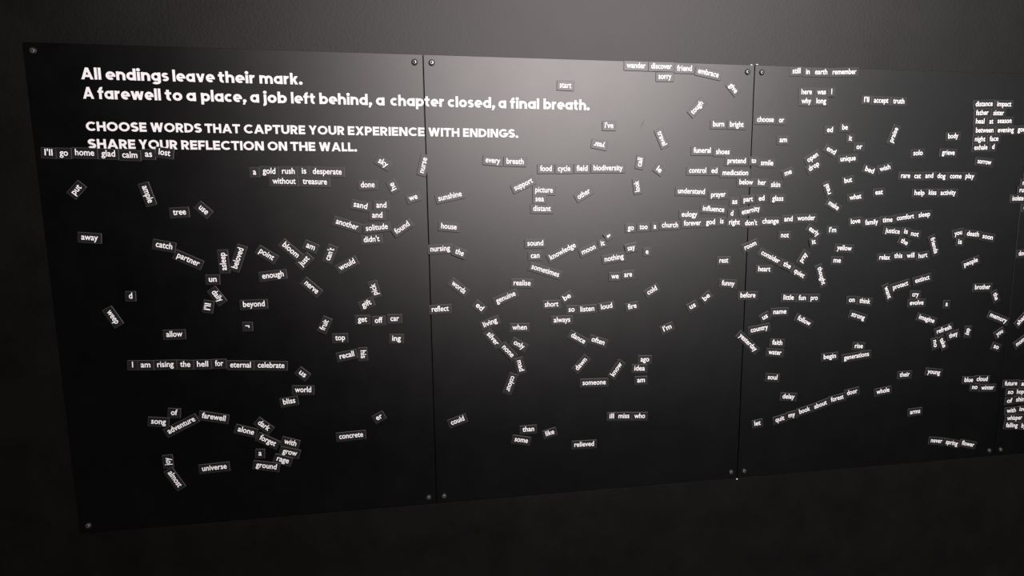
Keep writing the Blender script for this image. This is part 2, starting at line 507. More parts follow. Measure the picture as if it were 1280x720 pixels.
# word, centre x, centre z, slant, length of the word, label (metres and radians on the panels' plane)
MAGNETS = [
("I'll", 0.0296, 1.7018, -0.0546, 0.0168, 'small black magnet with white word "I\'ll", just left of "home"'),
('go', 0.0617, 1.7013, -0.0226, 0.0179, 'small black magnet with white word "go", just left of "home"'),
('home', 0.1065, 1.702, -0.0316, 0.041, 'small black magnet with white word "home", set level on the left panel'),
('glad', 0.1572, 1.7, -0.0289, 0.0299, 'small black magnet with white word "glad", set level on the left panel'),
('calm', 0.2041, 1.6972, -0.026, 0.0332, 'small black magnet with white word "calm", set level on the left panel'),
('as', 0.2456, 1.6997, -0.0275, 0.0157, 'small black magnet with white word "as", just left of "lost"'),
('lost', 0.2815, 1.7034, -0.1573, 0.0258, 'small black magnet with white word "lost", tilted slightly down on the left panel'),
('a', 0.4839, 1.6577, 0.0011, 0.0099, ''),
('gold', 0.5181, 1.6599, -0.035, 0.0299, 'small black magnet with white word "gold", set level on the left panel'),
('rush', 0.5639, 1.6597, -0.0168, 0.0302, 'small black magnet with white word "rush", set level on the left panel'),
('is', 0.6015, 1.6601, 0.0013, 0.0107, ''),
('desperate', 0.6574, 1.6587, -0.0224, 0.0702, 'long black magnet with white word "desperate", set level on the left panel'),
('without', 0.5522, 1.6352, -0.0112, 0.0551, 'small black magnet with white word "without", set level on the left panel'),
('treasure', 0.6261, 1.634, -0.0296, 0.0586, 'long black magnet with white word "treasure", set level on the left panel'),
('sky', 0.7961, 1.6815, -0.5613, 0.0249, 'small black magnet with white word "sky", slanting downward on the left panel'),
('nurse', 0.8977, 1.6762, 1.3088, 0.0397, 'small black magnet with white word "nurse", on end, reading up on the left panel'),
('done', 0.7553, 1.6259, 0.0141, 0.0343, 'small black magnet with white word "done", set level on the left panel'),
('start', 1.2732, 1.8825, -0.0312, 0.0312, 'small black magnet with white word "start", set level on the middle panel'),
("I've", 1.3934, 1.7811, -0.0117, 0.0236, 'small black magnet with white word "I\'ve", set level on the middle panel'),
('every', 1.0778, 1.6882, -0.0857, 0.0383, 'small black magnet with white word "every", set level on the middle panel'),
('breath', 1.1369, 1.6858, -0.0339, 0.0458, 'small black magnet with white word "breath", set level on the middle panel'),
('food', 1.2199, 1.6673, 0.0019, 0.0315, 'small black magnet with white word "food", set level on the middle panel'),
('cycle', 1.2697, 1.6674, 0.0019, 0.0342, 'small black magnet with white word "cycle", set level on the middle panel'),
('field', 1.3192, 1.6681, 0.002, 0.0302, 'small black magnet with white word "field", set level on the middle panel'),
('biodiversity', 1.392, 1.6694, 0.0021, 0.082, 'long black magnet with white word "biodiversity", set level on the middle panel'),
('support', 1.1587, 1.6265, 0.4289, 0.053, 'small black magnet with white word "support", slanting upward on the middle panel'),
('he', 0.8186, 1.6227, 2.0281, 0.0189, 'small black magnet with white word "he", on end, reading up on the left panel'),
('year', 1.3668, 1.7316, 2.9543, 0.0301, 'small black magnet with white word "year", turned upside down on the middle panel'),
('put', 0.0804, 1.6165, 0.8281, 0.0247, 'small black magnet with white word "put", slanting upward on the left panel'),
('ample', 0.2346, 1.6053, -1.3044, 0.0414, 'small black magnet with white word "ample", on end, reading down on the left panel'),
('away', 0.0975, 1.5023, -0.0896, 0.0364, 'small black magnet with white word "away", set level on the left panel'),
('d', 0.1749, 1.3576, -0.0318, 0.0105, ''),
('weep', 0.1303, 1.3075, -1.0788, 0.0361, 'small black magnet with white word "weep", on end, reading down on the left panel'),
('tree', 0.3033, 1.5609, 0.0456, 0.0295, 'small black magnet with white word "tree", set level on the left panel'),
('use', 0.359, 1.5666, -0.7783, 0.0234, 'small black magnet with white word "use", slanting downward on the left panel'),
('catch', 0.2616, 1.48, -0.208, 0.0376, 'small black magnet with white word "catch", tilted slightly down on the left panel'),
('partner', 0.3144, 1.4446, -0.4649, 0.0542, 'small black magnet with white word "partner", slanting downward on the left panel'),
('asleep', 0.396, 1.4386, 1.6045, 0.0441, 'small black magnet with white word "asleep", on end, reading up on the left panel'),
('beloved', 0.4309, 1.4459, 1.202, 0.0535, 'small black magnet with white word "beloved", on end, reading up on the left panel'),
('point', 0.4993, 1.4538, -0.5951, 0.0383, 'small black magnet with white word "point", slanting downward on the left panel'),
('bloom', 0.5579, 1.4636, -0.764, 0.0467, 'small black magnet with white word "bloom", slanting downward on the left panel'),
('am', 0.6068, 1.4715, -0.4235, 0.0216, 'small black magnet with white word "am", just above "just"'),
('just', 0.5895, 1.4352, 0.7542, 0.0276, 'small black magnet with white word "just", slanting upward on the left panel'),
('enough', 0.5109, 1.4006, 0.1048, 0.0523, 'small black magnet with white word "enough", set level on the left panel'),
('nerve', 0.6033, 1.3671, -0.7618, 0.0397, 'small black magnet with white word "nerve", slanting downward on the left panel'),
('un', 0.3671, 1.3937, -0.0272, 0.0182, 'small black magnet with white word "un", set level on the left panel'),
('daily', 0.3742, 1.3518, -0.9812, 0.0306, 'small black magnet with white word "daily", slanting downward on the left panel'),
('beyond', 0.4603, 1.3274, 0.0101, 0.052, 'small black magnet with white word "beyond", set level on the left panel'),
('allow', 0.2666, 1.2576, -0.0118, 0.0373, 'small black magnet with white word "allow", set level on the left panel'),
("I'll", 0.3514, 1.3256, 1.3709, 0.0169, 'small black magnet with white word "I\'ll", just under "daily"'),
('r', 0.4413, 1.271, -1.5854, 0.006, ''),
('we', 0.8687, 1.5936, 0.3062, 0.0223, 'small black magnet with white word "we", just right of "he"'),
('sunshine', 0.9637, 1.5963, 0.21, 0.0619, 'long black magnet with white word "sunshine", tilted slightly up on the middle panel'),
('sand', 0.735, 1.5741, -0.2067, 0.0342, 'small black magnet with white word "sand", tilted slightly down on the left panel'),
('and', 0.7873, 1.5743, -0.0075, 0.0252, 'small black magnet with white word "and", just right of "sand"'),
('and', 0.7759, 1.5488, -0.0101, 0.0257, 'small black magnet with white word "and", just above "solitude"'),
('another', 0.6997, 1.5264, -0.3172, 0.0567, 'small black magnet with white word "another", tilted slightly down on the left panel'),
('solitude', 0.7736, 1.5175, 0.09, 0.0554, 'long black magnet with white word "solitude", set level on the left panel'),
('found', 0.8379, 1.5163, 0.5846, 0.0419, 'small black magnet with white word "found", slanting upward on the left panel'),
("didn't", 0.7591, 1.4871, 0.0553, 0.04, 'small black magnet with white word "didn\'t", set level on the left panel'),
('house', 0.9588, 1.5173, -0.0987, 0.0409, 'small black magnet with white word "house", set level on the middle panel'),
('nursing', 0.9345, 1.4596, 0.0381, 0.0514, 'small black magnet with white word "nursing", set level on the middle panel'),
('the', 0.9849, 1.4489, -0.3831, 0.0233, 'small black magnet with white word "the", just right of "nursing"'),
("can't", 0.6534, 1.4518, 1.1591, 0.0328, 'small black magnet with white word "can\'t", on end, reading up on the left panel'),
('would', 0.6944, 1.4233, 0.4613, 0.0433, 'small black magnet with white word "would", slanting upward on the left panel'),
('words', 0.9804, 1.356, -0.6899, 0.043, 'small black magnet with white word "words", slanting downward on the middle panel'),
('gift', 0.7391, 1.3194, 0.3807, 0.0249, 'small black magnet with white word "gift", slanting upward on the left panel'),
('get', 0.7268, 1.2778, -0.0127, 0.0233, 'small black magnet with white word "get", set level on the left panel'),
('off', 0.7683, 1.2735, 0.0209, 0.0201, 'small black magnet with white word "off", set level on the left panel'),
('car', 0.8099, 1.277, -0.0114, 0.0225, 'small black magnet with white word "car", set level on the left panel'),
('reflect', 0.9301, 1.2984, 0.0318, 0.045, 'small black magnet with white word "reflect", set level on the middle panel'),
('fruit', 0.6308, 1.2676, 1.1142, 0.0283, 'small black magnet with white word "fruit", on end, reading up on the left panel'),
('pick', 0.7607, 1.3575, 1.8066, 0.0298, 'small black magnet with white word "pick", on end, reading up on the left panel'),
('ed', 1.0356, 1.3008, -0.7277, 0.0214, 'small black magnet with white word "ed", just above "living"'),
('silver', 1.0703, 1.2116, -0.9138, 0.042, 'small black magnet with white word "silver", slanting downward on the middle panel'),
('living', 1.0638, 1.2564, 0.3601, 0.0392, 'small black magnet with white word "living", slanting upward on the middle panel'),
('only', 1.1428, 1.1915, -0.5428, 0.0325, 'small black magnet with white word "only", slanting downward on the middle panel'),
('none', 1.1116, 1.1753, -0.8355, 0.0397, 'small black magnet with white word "none", slanting downward on the middle panel'),
('picture', 1.2145, 1.6111, -0.028, 0.048, 'small black magnet with white word "picture", set level on the middle panel'),
('sea', 1.2025, 1.5877, -0.0059, 0.0231, 'small black magnet with white word "sea", set level on the middle panel'),
('distant', 1.2088, 1.5619, -0.0207, 0.0482, 'small black magnet with white word "distant", set level on the middle panel'),
('other', 1.3245, 1.6006, 0.522, 0.0379, 'small black magnet with white word "other", slanting upward on the middle panel'),
('sound', 1.19, 1.4694, 0.0101, 0.0435, 'small black magnet with white word "sound", set level on the middle panel'),
('can', 1.1892, 1.436, 0.0044, 0.0239, 'small black magnet with white word "can", set level on the middle panel'),
('knowledge', 1.2659, 1.4463, 0.4624, 0.0786, 'long black magnet with white word "knowledge", slanting upward on the middle panel'),
('moon', 1.3389, 1.4497, 0.4095, 0.0412, 'small black magnet with white word "moon", slanting upward on the middle panel'),
('it', 1.3789, 1.4661, 0.2066, 0.011, ''),
('nothing', 1.412, 1.4252, 0.1478, 0.055, 'small black magnet with white word "nothing", tilted slightly up on the middle panel'),
('say', 1.4608, 1.4536, 0.2044, 0.0223, 'small black magnet with white word "say", just right of "nothing"'),
('sometimes', 1.2175, 1.3944, -0.3182, 0.0801, 'long black magnet with white word "sometimes", tilted slightly down on the middle panel'),
('we', 1.4152, 1.3736, 0.0029, 0.0213, 'small black magnet with white word "we", just left of "are"'),
('are', 1.4533, 1.3776, 0.0567, 0.0227, 'small black magnet with white word "are", set level on the middle panel'),
('realise', 1.1528, 1.362, -0.0544, 0.0467, 'small black magnet with white word "realise", set level on the middle panel'),
('genuine', 1.1074, 1.3246, 0.3817, 0.0562, 'small black magnet with white word "genuine", slanting upward on the middle panel'),
('short', 1.2346, 1.3007, 0.0147, 0.0382, 'small black magnet with white word "short", set level on the middle panel'),
('be', 1.2782, 1.3198, 0.5347, 0.022, 'small black magnet with white word "be", just right of "short"'),
('so', 1.2912, 1.2844, 0.0011, 0.0171, ''),
('listen', 1.3362, 1.2841, 0.0439, 0.0397, 'small black magnet with white word "listen", set level on the middle panel'),
('loud', 1.392, 1.2897, 0.1405, 0.0326, 'small black magnet with white word "loud", tilted slightly up on the middle panel'),
('fire', 1.4669, 1.2871, 0.1934, 0.0253, 'small black magnet with white word "fire", tilted slightly up on the middle panel'),
('always', 1.2638, 1.256, 0.0019, 0.0468, 'small black magnet with white word "always", set level on the middle panel'),
('when', 1.1445, 1.2395, -0.025, 0.0402, 'small black magnet with white word "when", set level on the middle panel'),
('a', 1.3954, 1.4872, -0.9938, 0.0147, ''),
('I', 0.1636, 1.1837, -0.0509, 0.0036, ''),
('am', 0.1933, 1.1822, -0.0509, 0.022, 'small black magnet with white word "am", just left of "rising"'),
('rising', 0.2394, 1.181, -0.0207, 0.0384, 'small black magnet with white word "rising", set level on the left panel'),
('the', 0.2857, 1.1789, -0.0747, 0.0241, 'small black magnet with white word "the", just left of "hell"'),
('hell', 0.3267, 1.1774, -0.0286, 0.0264, 'small black magnet with white word "hell", set level on the left panel'),
('for', 0.3662, 1.1772, -0.0209, 0.0197, 'small black magnet with white word "for", set level on the left panel'),
('eternal', 0.4173, 1.1705, -0.0626, 0.05, 'small black magnet with white word "eternal", set level on the left panel'),
('celebrate', 0.4918, 1.1658, -0.069, 0.0656, 'long black magnet with white word "celebrate", set level on the left panel'),
('us', 0.5686, 1.1398, -0.7454, 0.0188, 'small black magnet with white word "us", just above "world"'),
('world', 0.567, 1.096, -0.0579, 0.0408, 'small black magnet with white word "world", set level on the left panel'),
('bliss', 0.5304, 1.067, 0.1178, 0.0305, 'small black magnet with white word "bliss", set level on the left panel'),
('song', 0.2107, 1.0329, -0.1353, 0.0345, 'small black magnet with white word "song", tilted slightly down on the left panel'),
('of', 0.2495, 1.0542, -0.1031, 0.0152, ''),
('adventure', 0.2636, 1.0199, 0.4435, 0.0727, 'long black magnet with white word "adventure", slanting upward on the left panel'),
('farewell', 0.3427, 1.0363, -0.2218, 0.0575, 'long black magnet with white word "farewell", tilted slightly down on the left panel'),
('dark', 0.4635, 1.0053, -0.7237, 0.0328, 'small black magnet with white word "dark", slanting downward on the left panel'),
('alone', 0.4184, 0.9944, -0.3246, 0.0407, 'small black magnet with white word "alone", tilted slightly down on the left panel'),
('forget', 0.4705, 0.9636, -0.5369, 0.0436, 'small black magnet with white word "forget", slanting downward on the left panel'),
('with', 0.5264, 0.9543, -0.3298, 0.0315, 'small black magnet with white word "with", just above "grow"'),
('grow', 0.5237, 0.9273, -0.2943, 0.037, 'small black magnet with white word "grow", tilted slightly down on the left panel'),
('rage', 0.5054, 0.9086, -0.3596, 0.0312, 'small black magnet with white word "rage", slanting downward on the left panel'),
('a', 0.4491, 0.9303, -0.0762, 0.0094, ''),
('ground', 0.4634, 0.8955, -0.211, 0.0519, 'small black magnet with white word "ground", tilted slightly down on the left panel'),
('universe', 0.3341, 0.9001, 0.0416, 0.0601, 'long black magnet with white word "universe", set level on the left panel'),
('joy', 0.224, 0.9262, 1.6041, 0.0204, 'small black magnet with white word "joy", on end, reading up on the left panel'),
('almost', 0.2368, 0.8778, -1.0822, 0.0469, 'small black magnet with white word "almost", on end, reading down on the left panel'),
('top', 0.6677, 1.2311, 0.0046, 0.0248, 'small black magnet with white word "top", set level on the left panel'),
('ing', 0.8125, 1.2231, -0.0435, 0.0226, 'small black magnet with white word "ing", set level on the left panel'),
('recall', 0.6827, 1.1838, 0.1759, 0.0378, 'small black magnet with white word "recall", tilted slightly up on the left panel'),
('er', 0.7586, 1.0092, 0.4777, 0.0169, ''),
('could', 0.9689, 0.9852, 0.3153, 0.0376, 'small black magnet with white word "could", tilted slightly up on the middle panel'),
('concrete', 0.6832, 0.9623, 0.0393, 0.0622, 'long black magnet with white word "concrete", set level on the left panel'),
('his', 0.7236, 1.1851, -1.5501, 0.0211, 'small black magnet with white word "his", on end, reading down on the left panel'),
('mad', 1.145, 1.1325, -1.3407, 0.0316, 'small black magnet with white word "mad", on end, reading down on the middle panel'),
('colour', 1.1173, 1.0824, -1.9361, 0.045, 'small black magnet with white word "colour", on end, reading down on the middle panel'),
('dance', 1.3104, 1.2023, -0.531, 0.0447, 'small black magnet with white word "dance", slanting downward on the middle panel'),
('often', 1.3681, 1.1918, -0.3409, 0.0393, 'small black magnet with white word "often", tilted slightly down on the middle panel'),
('dawn', 1.3193, 1.1281, 0.8181, 0.0404, 'small black magnet with white word "dawn", slanting upward on the middle panel'),
('know', 1.4236, 1.1072, 0.9613, 0.0429, 'small black magnet with white word "know", slanting upward on the middle panel'),
('someone', 1.3578, 1.0717, -0.0175, 0.068, 'small black magnet with white word "someone", set level on the middle panel'),
('ill', 1.4108, 0.9687, -0.0155, 0.0133, ''),
('than', 1.1668, 0.9465, 0.0097, 0.0331, 'small black magnet with white word "than", set level on the middle panel'),
('like', 1.2289, 0.9317, 0.247, 0.0253, 'small black magnet with white word "like", tilted slightly up on the middle panel'),
('some', 1.1465, 0.9165, -0.2094, 0.0383, 'small black magnet with white word "some", tilted slightly down on the middle panel'),
('relieved', 1.3295, 0.8902, -0.016, 0.058, 'long black magnet with white word "relieved", set level on the middle panel'),
('wander', 1.4666, 1.9378, -0.0067, 0.0527, 'small black magnet with white word "wander", set level on the middle panel'),
('discover', 1.5379, 1.9377, 0.0039, 0.0579, 'long black magnet with white word "discover", set level on the middle panel'),
('friend', 1.6034, 1.9342, 0.0054, 0.0424, 'small black magnet with white word "friend", set level on the middle panel'),
('embrace', 1.6726, 1.9244, -0.1744, 0.0608, 'small black magnet with white word "embrace", tilted slightly down on the middle panel'),
('sorry', 1.5483, 1.912, 0.0252, 0.0364, 'small black magnet with white word "sorry", set level on the middle panel'),
('tough', 1.6428, 1.8328, 0.7971, 0.0416, 'small black magnet with white word "tough", slanting upward on the middle panel'),
('travel', 1.5429, 1.7501, -1.143, 0.0404, 'small black magnet with white word "travel", on end, reading down on the middle panel'),
('funeral', 1.6619, 1.7176, 0.0066, 0.0504, 'small black magnet with white word "funeral", set level on the middle panel'),
('shoes', 1.7233, 1.7144, -0.0057, 0.0404, 'small black magnet with white word "shoes", set level on the middle panel'),
('control', 1.6504, 1.6631, -0.0082, 0.05, 'small black magnet with white word "control", set level on the middle panel'),
('ed', 1.7001, 1.6627, -0.0264, 0.0176, ''),
('give', 1.7471, 1.8866, -0.8228, 0.0284, 'small black magnet with white word "give", slanting downward on the middle panel'),
('burn', 1.7077, 1.7891, 0.0133, 0.0327, 'small black magnet with white word "burn", set level on the middle panel'),
('bright', 1.762, 1.7889, -0.0103, 0.041, 'small black magnet with white word "bright", set level on the middle panel'),
('still', 1.9348, 1.9363, 0.0465, 0.0239, 'small black magnet with white word "still", set level on the right-hand panel'),
('in', 1.9698, 1.9351, 0.0263, 0.0109, ''),
('earth', 2.0107, 1.9357, 0.0263, 0.038, 'small black magnet with white word "earth", set level on the right-hand panel'),
('here', 1.9694, 1.8807, 0.0214, 0.0318, 'small black magnet with white word "here", set level on the right-hand panel'),
('was', 2.0157, 1.8814, 0.0396, 0.0266, 'small black magnet with white word "was", set level on the right-hand panel'),
('why', 1.9698, 1.856, 0.0191, 0.0297, 'small black magnet with white word "why", set level on the right-hand panel'),
('long', 2.0162, 1.8569, 0.0191, 0.03, 'small black magnet with white word "long", set level on the right-hand panel'),
('choose', 1.8477, 1.8034, 0.0048, 0.0502, 'small black magnet with white word "choose", set level on the right-hand panel'),
('or', 1.8968, 1.8028, 0.0143, 0.0153, ''),
('am', 1.905, 1.7487, 0.0093, 0.0225, 'small black magnet with white word "am", just under "choose"'),
('pretend', 1.7661, 1.6898, -0.005, 0.0548, 'small black magnet with white word "pretend", set level on the middle panel'),
('to', 1.8177, 1.6907, 0.004, 0.0141, ''),
('smile', 1.8586, 1.6845, -0.0227, 0.0378, 'small black magnet with white word "smile", set level on the right-hand panel'),
('medication', 1.7635, 1.6569, -0.0055, 0.077, 'long black magnet with white word "medication", set level on the middle panel'),
('me', 1.9253, 1.6581, 0.3488, 0.022, 'small black magnet with white word "me", just above "skin"'),
('open', 1.9993, 1.7012, 0.5444, 0.0359, 'small black magnet with white word "open", slanting upward on the right-hand panel'),
('drop', 2.0048, 1.6757, 0.5344, 0.0346, 'small black magnet with white word "drop", slanting upward on the right-hand panel'),
('call', 1.4827, 1.6861, 1.3976, 0.0233, 'small black magnet with white word "call", on end, reading up on the middle panel'),
('look', 1.4759, 1.6214, 1.7275, 0.0292, 'small black magnet with white word "look", on end, reading up on the middle panel'),
('le', 1.5375, 1.6656, -0.6207, 0.0155, ''),
('remember', 2.0834, 1.9378, 0.0459, 0.0742, 'long black magnet with white word "remember", set level on the right-hand panel'),
('I', 2.0459, 1.8823, 0.0214, 0.0039, ''),
("I'll", 2.1592, 1.8631, 0.0194, 0.0159, ''),
('accept', 2.206, 1.862, -0.002, 0.0466, 'small black magnet with white word "accept", set level on the right-hand panel'),
('truth', 2.2632, 1.8611, -0.0081, 0.0366, 'small black magnet with white word "truth", set level on the right-hand panel'),
('ed', 2.0489, 1.7779, 0.0119, 0.018, ''),
('be', 2.096, 1.7854, 0.0125, 0.0175, ''),
('it', 2.1159, 1.7547, 0.0097, 0.0097, ''),
('or', 2.146, 1.7314, 0.0076, 0.0184, ''),
('end', 2.0568, 1.7205, -0.4595, 0.03, 'small black magnet with white word "end", slanting downward on the right-hand panel'),
('unique', 2.1122, 1.6977, 0.0774, 0.0485, 'small black magnet with white word "unique", set level on the right-hand panel'),
('bed', 2.1844, 1.6654, -0.2991, 0.0293, 'small black magnet with white word "bed", tilted slightly down on the right-hand panel'),
('wish', 2.2346, 1.6712, 0.2248, 0.0348, 'small black magnet with white word "wish", tilted slightly up on the right-hand panel'),
('praise', 2.256, 1.7667, 1.213, 0.0433, 'small black magnet with white word "praise", on end, reading up on the right-hand panel'),
('solo', 2.3403, 1.7149, 0.0393, 0.0309, 'small black magnet with white word "solo", set level on the right-hand panel'),
('body', 2.4539, 1.7647, 0.0703, 0.0343, 'small black magnet with white word "body", set level on the right-hand panel'),
('grieve', 2.4425, 1.7166, -0.018, 0.0431, 'small black magnet with white word "grieve", set level on the right-hand panel'),
('distance', 2.5496, 1.8587, 0.0449, 0.0579, 'long black magnet with white word "distance", set level on the right-hand panel'),
('impact', 2.619, 1.8594, 0.0078, 0.0489, 'small black magnet with white word "impact", set level on the right-hand panel'),
('father', 2.546, 1.8332, 0.0402, 0.0427, 'small black magnet with white word "father", set level on the right-hand panel'),
('sister', 2.6026, 1.8336, 0.0161, 0.037, 'small black magnet with white word "sister", set level on the right-hand panel'),
('heal', 2.5414, 1.8085, 0.014, 0.0294, 'small black magnet with white word "heal", set level on the right-hand panel'),
('at', 2.5801, 1.8088, 0.0523, 0.0135, ''),
('season', 2.6257, 1.811, 0.0248, 0.0484, 'small black magnet with white word "season", set level on the right-hand panel'),
('between', 2.5598, 1.7826, 0.0203, 0.0602, 'small black magnet with white word "between", set level on the right-hand panel'),
('evening', 2.6333, 1.7843, 0.0304, 0.056, 'small black magnet with white word "evening", set level on the right-hand panel'),
('gone', 2.6938, 1.7868, 0.0259, 0.0377, ''),
('night', 2.5472, 1.7568, 0.0095, 0.0357, 'small black magnet with white word "night", set level on the right-hand panel'),
('face', 2.5953, 1.7583, 0.0448, 0.0297, 'small black magnet with white word "face", set level on the right-hand panel'),
('exhale', 2.5524, 1.7324, 0.0303, 0.0455, 'small black magnet with white word "exhale", set level on the right-hand panel'),
('d', 2.5952, 1.7348, 0.0076, 0.0093, ''),
('sorrow', 2.5696, 1.6903, -0.0952, 0.0479, 'small black magnet with white word "sorrow", set level on the right-hand panel'),
('understand', 1.6339, 1.6061, -0.0346, 0.0797, 'long black magnet with white word "understand", set level on the middle panel'),
('prayer', 1.7146, 1.5969, 0.029, 0.0439, 'small black magnet with white word "prayer", set level on the middle panel'),
('eulogy', 1.63, 1.5424, -0.0099, 0.0461, 'small black magnet with white word "eulogy", set level on the middle panel'),
('influence', 1.7018, 1.5566, -0.0701, 0.0647, 'long black magnet with white word "influence", set level on the middle panel'),
('d', 1.7577, 1.5441, -0.0097, 0.0098, ''),
('go', 1.4589, 1.5075, -0.0135, 0.0175, ''),
('too', 1.4958, 1.5092, 0.0078, 0.0233, 'small black magnet with white word "too", set level on the middle panel'),
('a', 1.529, 1.5105, -0.0131, 0.0078, ''),
('church', 1.5732, 1.5133, -0.0127, 0.0473, 'small black magnet with white word "church", set level on the middle panel'),
('forever', 1.6396, 1.518, 0.0268, 0.051, 'small black magnet with white word "forever", set level on the middle panel'),
('god', 1.6939, 1.5203, 0.0253, 0.0268, 'small black magnet with white word "god", set level on the middle panel'),
('is', 1.728, 1.5224, -0.0117, 0.0103, ''),
('say', 1.4606, 1.4523, 0.2122, 0.0216, 'small black magnet with white word "say", just under "too"'),
('e', 1.5076, 1.4403, 0.0304, 0.0099, ''),
('rest', 1.7385, 1.4107, -0.0031, 0.0267, 'small black magnet with white word "rest", set level on the middle panel'),
('below', 1.7973, 1.631, -0.0255, 0.0413, 'small black magnet with white word "below", set level on the middle panel'),
('her', 1.8458, 1.6297, -0.0223, 0.0241, 'small black magnet with white word "her", set level on the right-hand panel'),
('skin', 1.8882, 1.6236, -0.0199, 0.0282, 'small black magnet with white word "skin", set level on the right-hand panel'),
('as', 1.765, 1.577, -0.0066, 0.0152, ''),
('part', 1.806, 1.5832, 0.0646, 0.0283, 'small black magnet with white word "part", set level on the middle panel'),
('ed', 1.8469, 1.5857, 0.08, 0.0176, ''),
('glass', 1.8972, 1.5849, -0.0204, 0.0344, 'small black magnet with white word "glass", set level on the right-hand panel'),
('eternity', 1.8154, 1.5521, 0.2083, 0.056, 'long black magnet with white word "eternity", tilted slightly up on the right-hand panel'),
('right', 1.7667, 1.5189, -0.012, 0.0332, 'small black magnet with white word "right", set level on the middle panel'),
("don't", 1.8179, 1.5163, 0.0149, 0.0373, 'small black magnet with white word "don\'t", set level on the right-hand panel'),
('change', 1.8779, 1.5206, 0.0082, 0.0511, 'small black magnet with white word "change", set level on the right-hand panel'),
('and', 1.9337, 1.5261, 0.0276, 0.0263, 'small black magnet with white word "and", just right of "change"'),
('wonder', 1.99, 1.5283, 0.0165, 0.056, 'small black magnet with white word "wonder", set level on the right-hand panel'),
('not', 1.9254, 1.4797, -0.0154, 0.0247, 'small black magnet with white word "not", just under "change"'),
('room', 1.8187, 1.4525, 0.3883, 0.0375, 'small black magnet with white word "room", slanting upward on the right-hand panel'),
('consider', 1.8834, 1.4178, -0.4614, 0.0642, 'long black magnet with white word "consider", slanting downward on the right-hand panel'),
('the', 1.936, 1.3926, -0.4401, 0.0257, 'small black magnet with white word "the", just left of "quiet"'),
('heart', 1.8656, 1.3826, -0.0381, 0.0382, 'small black magnet with white word "heart", set level on the right-hand panel'),
('early', 2.0172, 1.4899, -0.5864, 0.0358, 'small black magnet with white word "early", slanting downward on the right-hand panel'),
('it', 2.0177, 1.4591, 0.265, 0.0117, ''),
('pray', 1.9884, 1.4145, 1.015, 0.0295, 'small black magnet with white word "pray", slanting upward on the right-hand panel'),
('quiet', 1.9775, 1.3678, -0.5391, 0.0367, 'small black magnet with white word "quiet", slanting downward on the right-hand panel'),
('thought', 2.0491, 1.3593, -1.2373, 0.0547, 'small black magnet with white word "thought", on end, reading down on the right-hand panel'),
('what', 2.1443, 1.5879, 0.1297, 0.0382, 'small black magnet with white word "what", tilted slightly up on the right-hand panel'),
('but', 2.1173, 1.6361, 0.1643, 0.0248, 'small black magnet with white word "but", tilted slightly up on the right-hand panel'),
('eat', 2.2208, 1.6012, 0.059, 0.0246, 'small black magnet with white word "eat", set level on the right-hand panel'),
('love', 2.1502, 1.5172, 0.109, 0.0303, 'small black magnet with white word "love", just left of "family"'),
('family', 2.2032, 1.5137, 0.0623, 0.0423, 'small black magnet with white word "family", set level on the right-hand panel'),
('time', 2.2557, 1.5199, 0.0531, 0.0326, 'small black magnet with white word "time", set level on the right-hand panel'),
('comfort', 2.3151, 1.5274, 0.1091, 0.0574, 'small black magnet with white word "comfort", set level on the right-hand panel'),
("I'm", 2.0774, 1.4924, -0.0141, 0.0225, 'small black magnet with white word "I\'m", just right of "early"'),
('yellow', 2.1193, 1.4387, -0.0734, 0.0482, 'small black magnet with white word "yellow", set level on the right-hand panel'),
('me', 2.0982, 1.4028, -0.0441, 0.024, 'small black magnet with white word "me", just under "yellow"'),
('relax', 2.2555, 1.4084, -0.0364, 0.0355, 'small black magnet with white word "relax", set level on the right-hand panel'),
('this', 2.3012, 1.4122, -0.0016, 0.0278, 'small black magnet with white word "this", set level on the right-hand panel'),
('will', 2.343, 1.4124, 0.0426, 0.0255, 'small black magnet with white word "will", set level on the right-hand panel'),
('real', 2.0539, 1.6117, 1.9681, 0.0302, 'small black magnet with white word "real", on end, reading up on the right-hand panel'),
('make', 2.0756, 1.5641, -0.5134, 0.0364, 'small black magnet with white word "make", slanting downward on the right-hand panel'),
('justice', 2.2755, 1.4867, -0.1, 0.0483, 'small black magnet with white word "justice", set level on the right-hand panel'),
('is', 2.3193, 1.4849, -0.1472, 0.0125, ''),
('not', 2.3516, 1.4769, -0.1427, 0.0262, 'small black magnet with white word "not", just under "comfort"'),
('the', 2.3177, 1.4541, -0.4306, 0.0249, 'small black magnet with white word "the", just above "this"'),
('friends', 2.4203, 1.4418, -1.2021, 0.05, 'small black magnet with white word "friends", on end, reading down on the right-hand panel'),
('sleep', 2.3784, 1.5344, 0.0999, 0.0387, 'small black magnet with white word "sleep", set level on the right-hand panel'),
('hurt', 2.3855, 1.4113, 0.1242, 0.0299, 'small black magnet with white word "hurt", tilted slightly up on the right-hand panel'),
('rare', 2.3047, 1.6491, -0.0172, 0.0298, 'small black magnet with white word "rare", set level on the right-hand panel'),
('cat', 2.345, 1.6481, -0.0233, 0.0222, ''),
('and', 2.3843, 1.6491, 0.0198, 0.0265, 'small black magnet with white word "and", just left of "dog"'),
('dog', 2.4258, 1.6481, -0.057, 0.0275, 'small black magnet with white word "dog", set level on the right-hand panel'),
('come', 2.4749, 1.6476, -0.0134, 0.0392, 'small black magnet with white word "come", set level on the right-hand panel'),
('play', 2.5235, 1.6478, -0.0354, 0.0298, 'small black magnet with white word "play", set level on the right-hand panel'),
('help', 2.356, 1.5988, -0.0043, 0.0337, 'small black magnet with white word "help", set level on the right-hand panel'),
('kiss', 2.4003, 1.5994, -0.0243, 0.0261, 'small black magnet with white word "kiss", set level on the right-hand panel'),
('activity', 2.4522, 1.5987, 0.0059, 0.052, 'long black magnet with white word "activity", set level on the right-hand panel'),
